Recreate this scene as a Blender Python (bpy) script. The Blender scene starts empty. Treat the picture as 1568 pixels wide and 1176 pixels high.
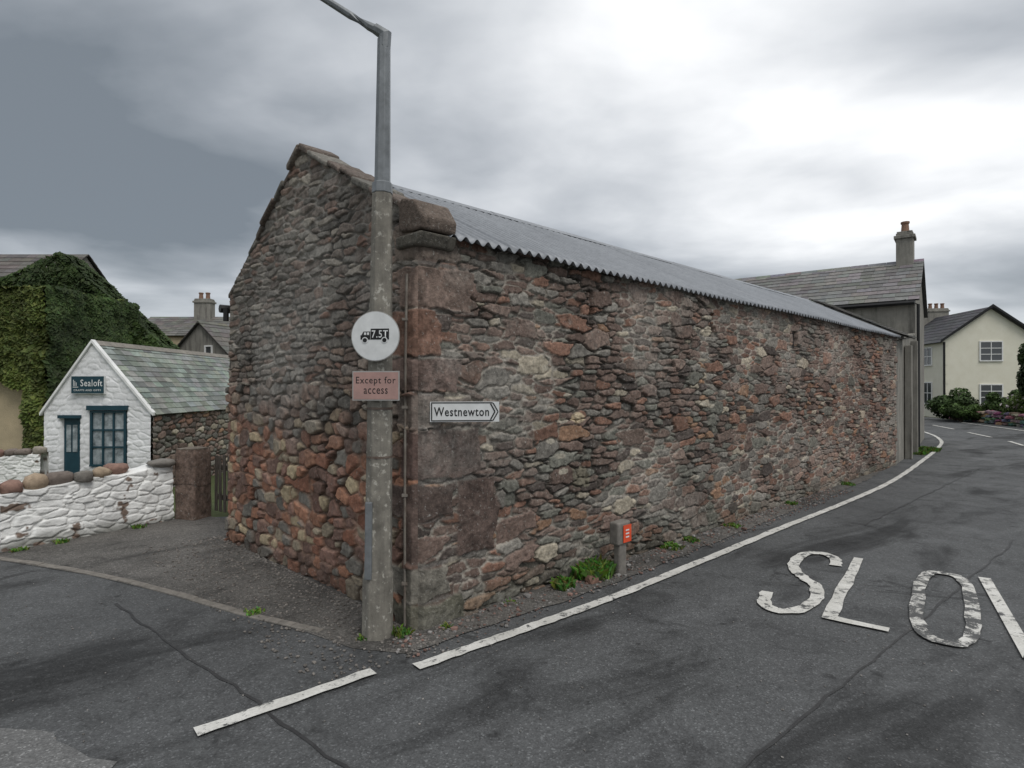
import bpy, math, random
import numpy as np
from mathutils import Vector
random.seed(7)
rng = np.random.default_rng(7)
sc = bpy.context.scene
COL = sc.collection

# ---------------------------------------------------------------- helpers
def link(o, parent=None):
    COL.objects.link(o)
    if parent: o.parent = parent
    return o
def empty(name):
    e = bpy.data.objects.new(name, None); e.empty_display_size = .2
    return link(e)
TAB = rng.random((256, 256))
def vn(x, y):
    xi = np.floor(x).astype(int); yi = np.floor(y).astype(int)
    fx = x-xi; fy = y-yi
    fx = fx*fx*(3-2*fx); fy = fy*fy*(3-2*fy)
    a = TAB[xi % 256, yi % 256]; b = TAB[(xi+1) % 256, yi % 256]
    c = TAB[xi % 256, (yi+1) % 256]; d = TAB[(xi+1) % 256, (yi+1) % 256]
    return (a*(1-fx)+b*fx)*(1-fy)+(c*(1-fx)+d*fx)*fy
def fbm(x, y, o=4):
    x = np.asarray(x, float); y = np.asarray(y, float)
    s = 0; a = .5; t = 0
    for k in range(o):
        s = s+a*vn(x*2**k+17.3*k, y*2**k+5.1*k); t += a; a *= .5
    return s/t
def sm(a, b, x):
    t = np.clip((x-a)/(b-a), 0, 1); return t*t*(3-2*t)

class MB:
    def __init__(s): s.v = []; s.f = []; s.c = []; s.m = []; s.uv = None
    def add(s, vs, fs, col=(1, 1, 1), mi=0):
        n = len(s.v)
        s.v += [tuple(v) for v in vs]; s.c += [tuple(col)]*len(vs)
        s.f += [tuple(i+n for i in f) for f in fs]; s.m += [mi]*len(fs)
    def box(s, o, a, b, c, col=(1, 1, 1), mi=0):
        o, a, b, c = map(Vector, (o, a, b, c))
        if a.cross(b).dot(c) < 0: a, b = b, a
        vs = [o, o+a, o+a+b, o+b, o+c, o+a+c, o+a+b+c, o+b+c]
        s.add(vs, [(3, 2, 1, 0), (4, 5, 6, 7), (0, 1, 5, 4), (1, 2, 6, 5), (2, 3, 7, 6), (3, 0, 4, 7)], col, mi)
    def prism(s, poly, ext, col=(1, 1, 1), mi=0):
        poly = [Vector(p) for p in poly]; e = Vector(ext); n = len(poly)
        s.add(poly+[p+e for p in poly], [tuple(range(n))[::-1], tuple(range(n, 2*n))]+[(i, (i+1) % n, n+(i+1) % n, n+i) for i in range(n)], col, mi)
    def tube(s, pts, rad, n=8, col=(1, 1, 1), mi=0, rot=0.0):
        pts = [Vector(p) for p in pts]; rings = []
        for i, p in enumerate(pts):
            d = (pts[min(i+1, len(pts)-1)]-pts[max(i-1, 0)]).normalized()
            ref = Vector((0, 1, 0)) if abs(d.z) > .5 else Vector((0, 0, 1))
            x = d.cross(ref).normalized(); y = d.cross(x)
            r = rad[i] if hasattr(rad, '__len__') else rad
            rings.append([p+x*math.cos(rot+2*math.pi*k/n)*r+y*math.sin(rot+2*math.pi*k/n)*r for k in range(n)])
        vs = [v for r in rings for v in r]; fs = []
        for i in range(len(pts)-1):
            for k in range(n):
                fs.append((i*n+k, i*n+(k+1) % n, (i+1)*n+(k+1) % n, (i+1)*n+k))
        fs.append(tuple(range(n))[::-1]); fs.append(tuple((len(pts)-1)*n+k for k in range(n)))
        s.add(vs, fs, col, mi)
    def build(s, name, mats, parent=None, smooth=False, bevel=0, segs=2):
        me = bpy.data.meshes.new(name); me.from_pydata(s.v, [], s.f)
        for m in mats: me.materials.append(m)
        me.polygons.foreach_set('material_index', s.m)
        ca = me.color_attributes.new('Col', 'FLOAT_COLOR', 'POINT')
        c = np.ones((len(s.v), 4)); c[:, :3] = np.array(s.c); ca.data.foreach_set('color', c.ravel())
        if smooth: me.polygons.foreach_set('use_smooth', [True]*len(s.f))
        me.update()
        o = link(bpy.data.objects.new(name, me), parent)
        if bevel:
            b = o.modifiers.new('bevel', 'BEVEL'); b.width = bevel; b.segments = segs; b.limit_method = 'ANGLE'
        return o

import bmesh
_bm = bmesh.new(); bmesh.ops.create_icosphere(_bm, subdivisions=2, radius=1)
ICO_V = np.array([v.co[:] for v in _bm.verts]); ICO_F = [tuple(v.index for v in f.verts) for f in _bm.faces]; _bm.free()
_bm = bmesh.new(); bmesh.ops.create_icosphere(_bm, subdivisions=1, radius=1)
ICO1_V = np.array([v.co[:] for v in _bm.verts]); ICO1_F = [tuple(v.index for v in f.verts) for f in _bm.faces]; _bm.free()
def rock(mb, c, size, ang=0, col=(.2, .2, .2), mi=0, lo=False, sq=.75):
    V = (ICO1_V if lo else ICO_V); F = ICO1_F if lo else ICO_F
    v = np.sign(V)*np.abs(V)**sq
    ph = rng.random(3)*20
    v = v*(1+.12*np.sin(v[:, [1]]*3+ph[0])+.1*np.sin(v[:, [0]]*4+ph[1])+.08*np.sin(v[:, [2]]*5+ph[2]))
    v = v*np.array(size)
    ca, sa = math.cos(ang), math.sin(ang)
    v = np.stack([v[:, 0]*ca-v[:, 1]*sa, v[:, 0]*sa+v[:, 1]*ca, v[:, 2]], 1)+np.array(c)
    mb.add(v.tolist(), F, col, mi)

def grid_obj(name, P, C, mats, parent=None, smooth=True):
    N, M = P.shape[:2]
    me = bpy.data.meshes.new(name)
    idx = np.arange(N*M).reshape(N, M)
    q = np.stack([idx[:-1, :-1], idx[1:, :-1], idx[1:, 1:], idx[:-1, 1:]], -1).reshape(-1, 4)
    me.vertices.add(N*M); me.vertices.foreach_set('co', P.reshape(-1).astype(np.float32))
    me.loops.add(q.size); me.loops.foreach_set('vertex_index', q.reshape(-1).astype(np.int32))
    me.polygons.add(len(q)); me.polygons.foreach_set('loop_start', np.arange(0, q.size, 4, dtype=np.int32))
    me.update(calc_edges=True); me.validate()
    ca = me.color_attributes.new('Col', 'FLOAT_COLOR', 'POINT')
    c = np.ones((N*M, 4), np.float32); c[:, :3] = C.reshape(-1, 3); ca.data.foreach_set('color', c.ravel())
    if smooth: me.polygons.foreach_set('use_smooth', np.ones(len(q), bool))
    for m in mats: me.materials.append(m)
    return link(bpy.data.objects.new(name, me), parent)

def leaf_obj(name, P, N, size, C, mat, parent=None):
    n = len(P); N = N/np.linalg.norm(N, axis=1, keepdims=True)
    r = rng.normal(size=(n, 3)); T = np.cross(N, r); T /= np.linalg.norm(T, axis=1, keepdims=True); B = np.cross(N, T)
    sz = (size*(.6+.8*rng.random(n)))[:, None]
    v = np.stack([P-T*sz, P-B*sz*.6+N*sz*.2, P+T*sz, P+B*sz*.6+N*sz*.2], 1).reshape(-1, 3)
    me = bpy.data.meshes.new(name)
    me.vertices.add(4*n); me.vertices.foreach_set('co', v.reshape(-1).astype(np.float32))
    me.loops.add(4*n); me.loops.foreach_set('vertex_index', np.arange(4*n, dtype=np.int32))
    me.polygons.add(n); me.polygons.foreach_set('loop_start', np.arange(0, 4*n, 4, dtype=np.int32))
    me.update(calc_edges=True)
    ca = me.color_attributes.new('Col', 'FLOAT_COLOR', 'POINT')
    c = np.ones((4*n, 4), np.float32); c[:, :3] = np.repeat(C, 4, 0); ca.data.foreach_set('color', c.ravel())
    me.materials.append(mat)
    return link(bpy.data.objects.new(name, me), parent)

# ---------------------------------------------------------------- materials
class NT:
    def __init__(s, name):
        s.m = bpy.data.materials.new(name); s.m.use_nodes = True; s.t = s.m.node_tree
        s.b = s.t.nodes['Principled BSDF']; s.tc = s.t.nodes.new('ShaderNodeTexCoord')
    def n(s, typ, **kw):
        nd = s.t.nodes.new(typ)
        for k, v in kw.items():
            if hasattr(nd, k): setattr(nd, k, v)
            else: nd.inputs[k].default_value = v
        return nd
    def l(s, a, b): s.t.links.new(a, b)
    def noise(s, scale, detail=4, rough=.55, stretch=None, dist=0, rot=0):
        nd = s.n('ShaderNodeTexNoise'); nd.inputs['Scale'].default_value = scale
        nd.inputs['Detail'].default_value = detail; nd.inputs['Roughness'].default_value = rough
        nd.inputs['Distortion'].default_value = dist
        if stretch:
            src = s.tc.outputs['Object']
            if rot:
                m0 = s.n('ShaderNodeMapping'); m0.inputs['Rotation'].default_value = (0, 0, rot); s.l(src, m0.inputs[0]); src = m0.outputs[0]
            mp = s.n('ShaderNodeMapping'); mp.inputs['Scale'].default_value = stretch
            s.l(src, mp.inputs[0]); s.l(mp.outputs[0], nd.inputs['Vector'])
        else: s.l(s.tc.outputs['Object'], nd.inputs['Vector'])
        return nd.outputs['Fac']
    def ramp(s, fac, stops):
        r = s.n('ShaderNodeValToRGB'); cr = r.color_ramp
        while len(cr.elements) < len(stops): cr.elements.new(.5)
        for e, (p, c) in zip(cr.elements, stops):
            e.position = p; e.color = (*c, 1) if hasattr(c, '__len__') else (c, c, c, 1)
        s.l(fac, r.inputs[0]); return r.outputs[0]
    def mix(s, a, b, fac=1.0, mode='MULTIPLY'):
        m = s.n('ShaderNodeMix', data_type='RGBA', blend_type=mode)
        for inp, val in ((m.inputs[0], fac), (m.inputs[6], a), (m.inputs[7], b)):
            if isinstance(val, bpy.types.NodeSocket): s.l(val, inp)
            elif hasattr(val, '__len__'): inp.default_value = (*val, 1)
            else: inp.default_value = val
        return m.outputs[2]
    def bump(s, h, strength, dist, prev=None):
        b = s.n('ShaderNodeBump'); b.inputs['Strength'].default_value = strength; b.inputs['Distance'].default_value = dist
        s.l(h, b.inputs['Height'])
        if prev: s.l(prev, b.inputs['Normal'])
        return b.outputs[0]
    def fin(s, col, rough=.9, nrm=None, metallic=0, spec=.3):
        if isinstance(col, bpy.types.NodeSocket): s.l(col, s.b.inputs['Base Color'])
        else: s.b.inputs['Base Color'].default_value = (*col, 1)
        if isinstance(rough, bpy.types.NodeSocket): s.l(rough, s.b.inputs['Roughness'])
        else: s.b.inputs['Roughness'].default_value = rough
        s.b.inputs['Metallic'].default_value = metallic
        s.b.inputs['Specular IOR Level'].default_value = spec
        if nrm: s.l(nrm, s.b.inputs['Normal'])
        return s.m

def attr_mat(name, nscale=14, lo=.6, hi=1.4, rough=.9, bs=60, bd=.006, specks=0, spec=.25):
    k = NT(name); a = k.n('ShaderNodeAttribute'); a.attribute_name = 'Col'
    c = k.mix(a.outputs['Color'], k.ramp(k.noise(nscale, 7, .7), [(.3, lo), (.7, hi)]))
    c = k.mix(c, k.ramp(k.noise(1.3, 3), [(.3, .82), (.7, 1.15)]))
    if specks:
        c = k.mix(c, (.47, .46, .42), k.ramp(k.noise(42, 5, .7), [(.60, 0), (.68, specks)]), 'MIX')
        c = k.mix(c, (.38, .37, .33), k.ramp(k.noise(7, 6, .75), [(.59, 0), (.69, specks*.55)]), 'MIX')
        c = k.mix(c, (.03, .028, .025), k.ramp(k.noise(33, 5, .7, (1, 1, 1.6)), [(.32, specks), (.40, 0)]), 'MIX')
    nb = k.bump(k.noise(bs, 6, .65), .9, bd)
    return k.fin(c, rough, nb, spec=spec)
def plain(name, c1, c2=None, scale=5, rough=.8, bs=80, bd=.002, metallic=0, spec=.3, stretch=None):
    k = NT(name); c2 = c2 or tuple(x*.75 for x in c1)
    c = k.ramp(k.noise(scale, 6, .65, stretch), [(.32, c1), (.68, c2)])
    return k.fin(c, rough, k.bump(k.noise(bs, 4), .6, bd), metallic, spec)

M_stone = attr_mat('rubble_stone', 24, .5, 1.5, .92, 60, .012, .62)
M_gable = attr_mat('boulder_stone', 20, .6, 1.4, .92, 55, .011, .42)
M_rock = attr_mat('loose_rock', 20, .7, 1.3)
M_slate = attr_mat('roof_slate', 9, .7, 1.3, .65, 40, .003, .12, .4)
M_leaf = attr_mat('leaves', 6, .7, 1.3, .6, 40, .001, 0, .2)
M_paintwall = attr_mat('limewashed_stone', 9, .86, 1.06, .8, 45, .006, 0)
M_conc = plain('weathered_concrete', (.24, .22, .195), (.14, .13, .115), 14, .9, 120, .004)
k = NT('column_concrete')
c = k.ramp(k.noise(9, 7, .7), [(.3, (.14, .13, .11)), (.5, (.215, .20, .17)), (.7, (.30, .28, .235))])
c = k.mix(c, (.50, .48, .42), k.ramp(k.noise(26, 5, .6), [(.58, 0), (.66, .8)]), 'MIX')
c = k.mix(c, k.ramp(k.noise(3, 4, .6, (6, 6, .5)), [(.3, .7), (.7, 1.15)]))
M_col = k.fin(c, .92, k.bump(k.noise(130, 4), .8, .003))
M_galv = plain('galvanised_steel', (.24, .255, .265), (.15, .16, .165), 12, .5, 60, .0005, .35, .5)
M_black = plain('black_paint', (.012, .012, .013), (.02, .02, .02), 9, .5)
M_white = plain('sign_white', (.74, .75, .74), (.62, .63, .62), 12, .45, 50, .0003)
M_frame = plain('white_gloss', (.78, .78, .76), (.7, .7, .68), 6, .4)
M_rim = plain('faded_rim', (.42, .42, .40), (.34, .33, .31), 12, .5)
M_brown = plain('faded_plate', (.46, .285, .25), (.35, .225, .20), 8, .5)
M_orange = plain('orange_label', (.80, .10, .035), (.65, .08, .03), 10, .5)
M_teal = plain('dark_teal_paint', (.018, .058, .078), (.013, .044, .06), 8, .4)
M_cream = plain('cream_render', (.76, .735, .62), (.70, .67, .55), 2.5, .9, 60, .004)
M_tan = plain('tan_roughcast', (.50, .41, .27), (.40, .33, .22), 3, .95, 50, .02)
k = NT('grey_render')
c = k.ramp(k.noise(1.6, 7, .7), [(.3, (.30, .285, .25)), (.7, (.18, .172, .152))])
c = k.mix(c, k.ramp(k.noise(2.5, 6, .7, (3, 3, .35)), [(.32, .5), (.5, 1.0), (.7, 1.15)]))
M_grey = k.fin(c, .92, k.bump(k.noise(40, 5, .6), .7, .01))
M_pot = plain('clay_pot', (.26, .16, .11), (.2, .12, .09), 6, .85)
M_wood = plain('weathered_timber', (.15, .13, .11), (.07, .06, .05), 8, .85, 40, .003, stretch=(4, 4, .6))
k = NT('window_glass'); M_glass = k.fin((.05, .055, .06), .08, spec=.8)
M_curtain = plain('net_curtain', (.45, .50, .52), (.08, .10, .11), 5, .2, spec=.7)
M_conduit = plain('rusty_conduit', (.16, .13, .11), (.09, .06, .045), 12, .7)
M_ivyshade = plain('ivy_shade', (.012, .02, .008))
M_tar = plain('tar_seam', (.028, .028, .029), (.05, .05, .05), 9, .6)

k = NT('corrugated_sheet')
c = k.ramp(k.noise(1.2, 5, .6, (1, 1, .4)), [(.3, (.205, .218, .235)), (.7, (.27, .285, .305))])
c = k.mix(c, k.ramp(k.noise(20, 5, .6), [(.3, .8), (.7, 1.08)]))
M_sheet = k.fin(c, .5, None, .3, .35)

def asphalt(name, a, b, spk, patch=(.6, 1.2), stains=False, grit=1.0):
    k = NT(name)
    c = k.ramp(k.noise(.45, 4, .55, dist=.6), [(.3, a), (.7, b)])
    c = k.mix(c, k.ramp(k.noise(1.7, 6, .7, dist=1.2), [(.33, patch[0]), (.47, 1.0), (.7, patch[1])]))
    if stains:
        c = k.mix(c, k.ramp(k.noise(1.0, 6, .62, (.35, 1.3, 1), .5, math.radians(-38)), [(.36, .40), (.47, 1.0), (.60, 1.0), (.70, 1.3)]))
        c = k.mix(c, k.ramp(k.noise(.8, 8, .72, (.9, .9, 1), 1.5), [(.35, .5), (.40, 1.0)]))
        c = k.mix(c, k.ramp(k.noise(7, 3, .5), [(.27, .55), (.33, 1.0)]))
    vo = k.n('ShaderNodeTexVoronoi'); vo.inputs['Scale'].default_value = 120; k.l(k.tc.outputs['Object'], vo.inputs['Vector'])
    sep = k.n('ShaderNodeSeparateColor'); k.l(vo.outputs['Color'], sep.inputs[0])
    c = k.mix(c, k.ramp(sep.outputs[0], [(0, 1-.25*grit), (.6, 1.0), (.9, 1+.15*grit), (1, spk)]))
    c = k.mix(c, k.ramp(k.noise(30, 5, .7), [(.3, 1-.22*grit), (.7, 1+.22*grit)]))
    h = k.bump(vo.outputs['Distance'], .35, .004)
    h = k.bump(k.noise(9, 5, .6), .3, .010, h)
    return k.fin(c, k.ramp(k.noise(2, 3), [(.3, .62), (.7, .9)]), h, spec=.3)
M_asph = asphalt('asphalt', (.072, .074, .075), (.098, .101, .102), 1.9, (.62, 1.2), True)
M_yard = asphalt('yard_tarmac', (.070, .067, .062), (.135, .127, .116), 2.2, (.55, 1.3), True, 1.4)
M_patch = asphalt('patched_tarmac', (.12, .12, .118), (.155, .155, .152), 2.0, (.7, 1.2))
M_grass = plain('grass_ground', (.07, .085, .03), (.045, .06, .02), 3, .95, 20, .03)
def paint(name, a, b, sc_=11):
    k = NT(name)
    wear = k.ramp(k.noise(sc_, 9, .8, dist=.4), [(a, 1), (b, 0)])
    c = k.mix(k.ramp(k.noise(5, 5), [(.3, (.52, .51, .47)), (.7, (.70, .69, .65))]), (.095, .096, .095), wear, 'MIX')
    c = k.mix(c, k.ramp(k.noise(60, 3), [(.3, .85), (.7, 1.06)]))
    return k.fin(c, .8, k.bump(k.noise(90, 4), .5, .004))
M_line = paint('road_paint', .40, .46)
M_lettr = paint('letter_paint', .42, .47, 7)
M_lineworn = paint('worn_road_paint', .49, .55, 7)

# ---------------------------------------------------------------- ground
def zg(x, y):
    m = (x+5.11)*(-.84)+(y-5.86)*.54-.35
    return -.7*sm(0, 3.2, m)
def axis():
    near = np.arange(-24, 44.01, .5)
    return np.concatenate([-np.geomspace(600, 26, 14), near, np.geomspace(46, 900, 14)])
GX, GY = np.meshgrid(axis(), axis(), indexing='ij')
P = np.stack([GX, GY, zg(GX, GY)-.012], -1)
grid_obj('ground', P, np.ones_like(P), [M_grass])

def sheet(name, pts, z, mat, parent=None):
    me = bpy.data.meshes.new(name); bm = bmesh.new()
    f = bm.faces.new([bm.verts.new((p[0], p[1], z)) for p in pts]); f.normal_update()
    if f.normal.z < 0: f.normal_flip()
    bmesh.ops.triangulate(bm, faces=[f]); bm.to_mesh(me); bm.free(); me.materials.append(mat)
    return link(bpy.data.objects.new(name, me), parent)
def ragged(pts, amp=.03, step=.12):
    out = []
    for i in range(len(pts)):
        a = Vector(pts[i]); b = Vector(pts[(i+1) % len(pts)]); n = max(1, int((b-a).length/step))
        for k in range(n): out.append(a.lerp(b, k/n)+Vector((random.uniform(-amp, amp), random.uniform(-amp, amp))))
    return out
sheet('road', [(-14, -20), (60, -20), (60, 10), (24, 15), (20.3, 20), (20.8, 23.5), (22, 28), (22.8, 34), (23, 60), (17, 60), (17, 34), (13, 19), (9, 14), (2, 10), (-3, 7.6), (-4.1, 7.35), (-5.2, 5.9), (-7.6, 2.2), (-12, -5)], 0, M_asph)
sheet('yard', [(-.62, 3.62), (-.6, 4.1), (-2.9, 6.9), (-3.9, 7.5), (-4.2, 7.36), (-5.15, 5.95), (-5.6, 5.2), (-4.86, 5.575), (-3.7, 5.14), (-2.868, 4.738), (-1.888, 4.20), (-1.389, 3.95), (-1.0, 3.7)], .004, M_yard)
sheet('verge_strip', ragged([(-.62, 3.66), (-.2, 4.0), (.75, 4.82), (1.72, 5.78), (3.0, 7.05), (4.65, 8.70), (6.5, 10.6), (9.2, 13.9), (10.2, 15.2), (9, 14), (0, 5.2), (-.8, 4.3)], .02), .0085, M_yard)
pp = [(-4.5, 2.75), (-3.4, 2.95), (-2.75, 2.93), (-2.45, 2.82), (-2.2, 2.80), (-1.98, 2.66), (-1.75, 2.60), (-1.72, 2.45), (-2.0, 1.8), (-3.5, 1.2), (-6, 1.6)]
sheet('tarmac_patch', ragged(pp, .02, .08), .004, M_patch)

def cr(pts, n=8):
    out = []; P = [Vector(p) for p in pts]; P = [P[0]*2-P[1]]+P+[P[-1]*2-P[-2]]
    for i in range(1, len(P)-2):
        for k in range(n):
            t = k/n; a, b, c, d = P[i-1:i+3]
            out.append(.5*((2*b)+(c-a)*t+(2*a-5*b+4*c-d)*t*t+(3*b-a-3*c+d)*t**3))
    out.append(P[-2]); return out
def ribbon(mb, pts, w, z, closed=False, mi=0, rag=.006):
    pts = [Vector(p[:2]) for p in pts]; n = len(pts); L = []; R = []
    for i, p in enumerate(pts):
        a = pts[(i-1) % n] if (closed or i > 0) else None
        b = pts[(i+1) % n] if (closed or i < n-1) else None
        d1 = (p-a).normalized() if a is not None else None
        d2 = (b-p).normalized() if b is not None else None
        if d1 is None: d1 = d2
        if d2 is None: d2 = d1
        n1 = Vector((-d1.y, d1.x)); n2 = Vector((-d2.y, d2.x)); m = (n1+n2)
        if m.length < .2: m = n1
        m.normalize(); k = min(1/max(m.dot(n1), .3), 2.6)
        r1 = random.uniform(-rag, rag); r2 = random.uniform(-rag, rag)
        L.append(p+m*(w/2*k+r1)); R.append(p-m*(w/2*k+r2))
    vs = [(p.x, p.y, z) for p in L]+[(p.x, p.y, z) for p in R]
    cnt = n if closed else n-1
    fs = [(n+i, n+(i+1) % n, (i+1) % n, i) for i in range(cnt)]
    mb.add(vs, fs, (1, 1, 1), mi)
mk = empty('road_markings')
mb = MB()
ribbon(mb, cr([(-.56, 3.44), (.07, 3.965), (.797, 4.59), (1.836, 5.575), (3.178, 6.866), (4.84, 8.43), (6.76, 10.37), (9.72, 13.73), (11.59, 15.95), (12.9, 17.65), (14.3, 20), (15.6, 23), (16.6, 27)], 14), .088, .014)
ribbon(mb, [Vector((-1.5, 2.79)).lerp(Vector((-.80, 3.39)), i/12) for i in range(13)], .084, .014)
mb.build('edge_line', [M_line], mk)
mb = MB()
for a, b in (((14.2, 16.3), (14.9, 17.6)), ((15.5, 19), (16.3, 21)), ((17, 22.6), (17.9, 25))):
    ribbon(mb, [a, b], .1, .014)
ribbon(mb, cr([(16.2, 15.5), (17.8, 18.6), (19.2, 22.5), (20.6, 27)]), .1, .014)
mb.build('centre_line', [M_line], mk)
e = Vector((.786, -.618)); h = Vector((1.09, 1.48)); O = Vector((2.19, 4.16))
def LT(q, r): return O+e*q+h*r
Sp = [(.03, .2), (.15, .05), (.5, 0), (.85, .08), (.97, .26), (.8, .42), (.5, .5), (.2, .6), (.05, .76), (.17, .94), (.5, 1), (.85, .94), (.97, .8)]
mb = MB(); ribbon(mb, cr([LT(-.45+q*.36, -.02+r*1.0) for q, r in Sp], 5), .098, .014, rag=.009)
ribbon(mb, [LT(.04, 1.0).lerp(LT(.04, .03), i/8) for i in range(9)]+[LT(.15, .03), LT(.28, .03), LT(.40, .03)], .088, .014, rag=.009)
mb.build('letters_s_l', [M_lettr], mk)
mb = MB()
oc = [LT(.70+.165*np.sign(math.cos(a))*abs(math.cos(a))**.65, .5+.47*np.sign(math.sin(a))*abs(math.sin(a))**.65) for a in [2*math.pi*i/40 for i in range(40)]]
ribbon(mb, oc, .086, .014, True, rag=.009)
mb.build('letter_o', [M_lineworn], mk)
mb = MB(); ribbon(mb, [LT(.98, 1), LT(1.12, .04), LT(1.25, .75), LT(1.38, .04), LT(1.52, 1)], .084, .014)
mb.build('letter_w', [M_lettr], mk)
mb = MB()
def wig(a, b, n=26, amp=.018):
    a = Vector(a); b = Vector(b); return [a.lerp(b, i/n)+Vector((random.uniform(-amp, amp), random.uniform(-amp, amp))) for i in range(n+1)]
ribbon(mb, wig((-3.0, 4.45), (-.3, 2.2)), .016, .004, rag=.005)
ribbon(mb, wig((.6, 2.2), (5.4, 6.3), 40), .013, .0044, rag=.005)
ribbon(mb, wig((4.2, 7.0), (9.5, 11.9), 40), .018, .0048, rag=.005)
mb.build('repair_seams', [M_tar], mk)

mb = MB(); pe = cr([(-6.3, 5.95), (-4.86, 5.575), (-3.7, 5.14), (-2.868, 4.738), (-1.888, 4.20), (-1.3, 3.93)], 5)
for i in range(len(pe)-1):
    a = pe[i]; b = pe[i+1]; d = (b-a); nn = Vector((-d.y, d.x)).normalized()*.065
    mb.box((a.x, a.y, -.05), (d.x*.99, d.y*.99, 0), (nn.x, nn.y, 0), (0, 0, .060+random.uniform(0, .006)))
mb.build('concrete_edging', [M_conc], None, bevel=.006)

# ---------------------------------------------------------------- barn
A = np.array([-.637, 3.976]); U = np.array([.720, .694]); W = np.array([-.711, .702])
LB = 12.08; TB = 3.41; TM = 1.70
def Lp(s, t, z):
    return np.stack(np.broadcast_arrays(A[0]+s*U[0]+t*W[0], A[1]+s*U[1]+t*W[1], z), -1).astype(float)
def Lv(s, t, z): return Vector((A[0]+s*U[0]+t*W[0], A[1]+s*U[1]+t*W[1], z))
def rubble(S, Z, cw, ch, seed, p=3.0, jit=.36, wt=.35, warp=.5, rot=.7):
    r = np.random.default_rng(seed)
    R = [r.random((128, 512)) for _ in range(6)]
    S = S+(fbm(S*4+seed, Z*5, 3)-.5)*cw*warp; Z = Z+(fbm(S*2.2+9, Z*4+seed, 3)-.5)*ch*warp*2
    S = S+(fbm(S*26, Z*26, 2)-.5)*.022; Z = Z+(fbm(S*26+40, Z*26, 2)-.5)*.016
    j0 = np.floor(Z/ch).astype(int)
    F1 = np.full(S.shape, 9.); F2 = F1.copy(); I = [np.zeros(S.shape) for _ in range(6)]
    for dj in (-2, -1, 0, 1, 2):
        j = j0+dj; off = R[0][j % 128, 0]; i0 = np.floor(S/cw-off).astype(int)
        for di in (-2, -1, 0, 1, 2):
            i = i0+di; a = j % 128; b = i % 512
            cx = (i+.5+off+(R[1][a, b]-.5)*2*jit)*cw; cz = (j+.5+(R[2][a, b]-.5)*2*jit*.65)*ch
            an = (R[5][a, b]-.5)*rot; dx = (S-cx); dz = (Z-cz); dxx = dx/cw+an*dz/cw; dzz = dz/ch-an*.5*dx/ch
            d = (np.abs(dxx)**p+np.abs(dzz)**p)**(1/p)-R[3][a, b]*wt
            c1 = d < F1
            F2 = np.where(c1, F1, np.minimum(F2, d)); F1 = np.where(c1, d, F1)
            for q, tab in enumerate((R[4], R[5], R[1], R[2])):
                I[q] = np.where(c1, tab[a, b], I[q])
            I[4] = np.where(c1, dxx, I[4]); I[5] = np.where(c1, dzz, I[5])
    return F2-F1, I
def palette(r, pal, wts):
    cdf = np.cumsum(np.array(wts, float)); cdf /= cdf[-1]
    return np.array(pal)[np.clip(np.searchsorted(cdf, r), 0, len(pal)-1)]
PAL = [(.175, .125, .103), (.225, .130, .094), (.215, .200, .175), (.175, .172, .145), (.098, .080, .070), (.29, .178, .115), (.38, .335, .26), (.205, .152, .125)]

barn = empty('stone_barn')
s = [0.]
while s[-1] < LB: s.append(s[-1]+.0072+.0011*s[-1])
s = np.array(s); s[-1] = LB
z = np.linspace(-.06, 2.71, 330)
S, Z = np.meshgrid(s, z, indexing='ij')
ed, I = rubble(S, Z, .200, .062, 3, 5.0, .42, .45, .5, .45)
ed2, I2 = rubble(S, Z, .30, .120, 11, 5.0, .40, .35, .4, .4)
big = (I2[1] > .72)
edu = np.where(big, ed2*1.9, ed)
st = sm(.05, .20, edu)
pick = lambda q: np.where(big, I2[q], I[q])
id0, id1, id2, id3 = pick(0), pick(1), pick(2), pick(3)
C = palette(id0, PAL, [5, 3.2, 3.6, 2.4, 2, .8, .9, 3.4])
C = C*(.66+.68*id2)[..., None]*(.8+.4*fbm(S*30, Z*40, 3))[..., None]
joint = fbm(S*1.6+3, Z*2+1, 3)
mort = np.array([.27, .245, .21])*(.16+1.05*sm(.37, .62, joint)+.3*fbm(S*20, Z*20, 2))[..., None]
C = mort*(1-st[..., None])+C*st[..., None]
depth = .016+.020*(1-sm(.37, .62, joint))
H = depth*st*(.40+.85*id1)+(.010*(id3-.5)*pick(4)*2+.012*(id2-.5)*pick(5)*2)*st+.014*(fbm(S*24, Z*30, 3)-.3)
def block(S, Z, s0, s1, z0, z1, rad=.02):
    wS = S+(fbm(S*9, Z*9+s1*9, 4)-.5)*.13; wZ = Z+(fbm(S*6+3, Z*6+z0*7, 4)-.5)*.07
    d = np.minimum(np.minimum(s1-wS, wZ-z0), z1-wZ)
    return sm(0, rad, d-.003)
Q = [(.46, 2.18, 2.49, (.18, .132, .108)), (.17, 1.86, 2.17, (.21, .125, .092)), (.34, 1.60, 1.85, (.165, .118, .10)), (.44, 1.37, 1.59, (.165, .135, .115)), (.55, 1.0, 1.36, (.115, .078, .066)),
     (.28, .73, .99, (.11, .082, .07)), (.70, .43, .99, (.125, .09, .076)), (.24, .19, .42, (.20, .185, .155)), (.38, -.1, .18, (.145, .138, .105)), (.32, 2.50, 2.8, (.19, .152, .125))]
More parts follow.
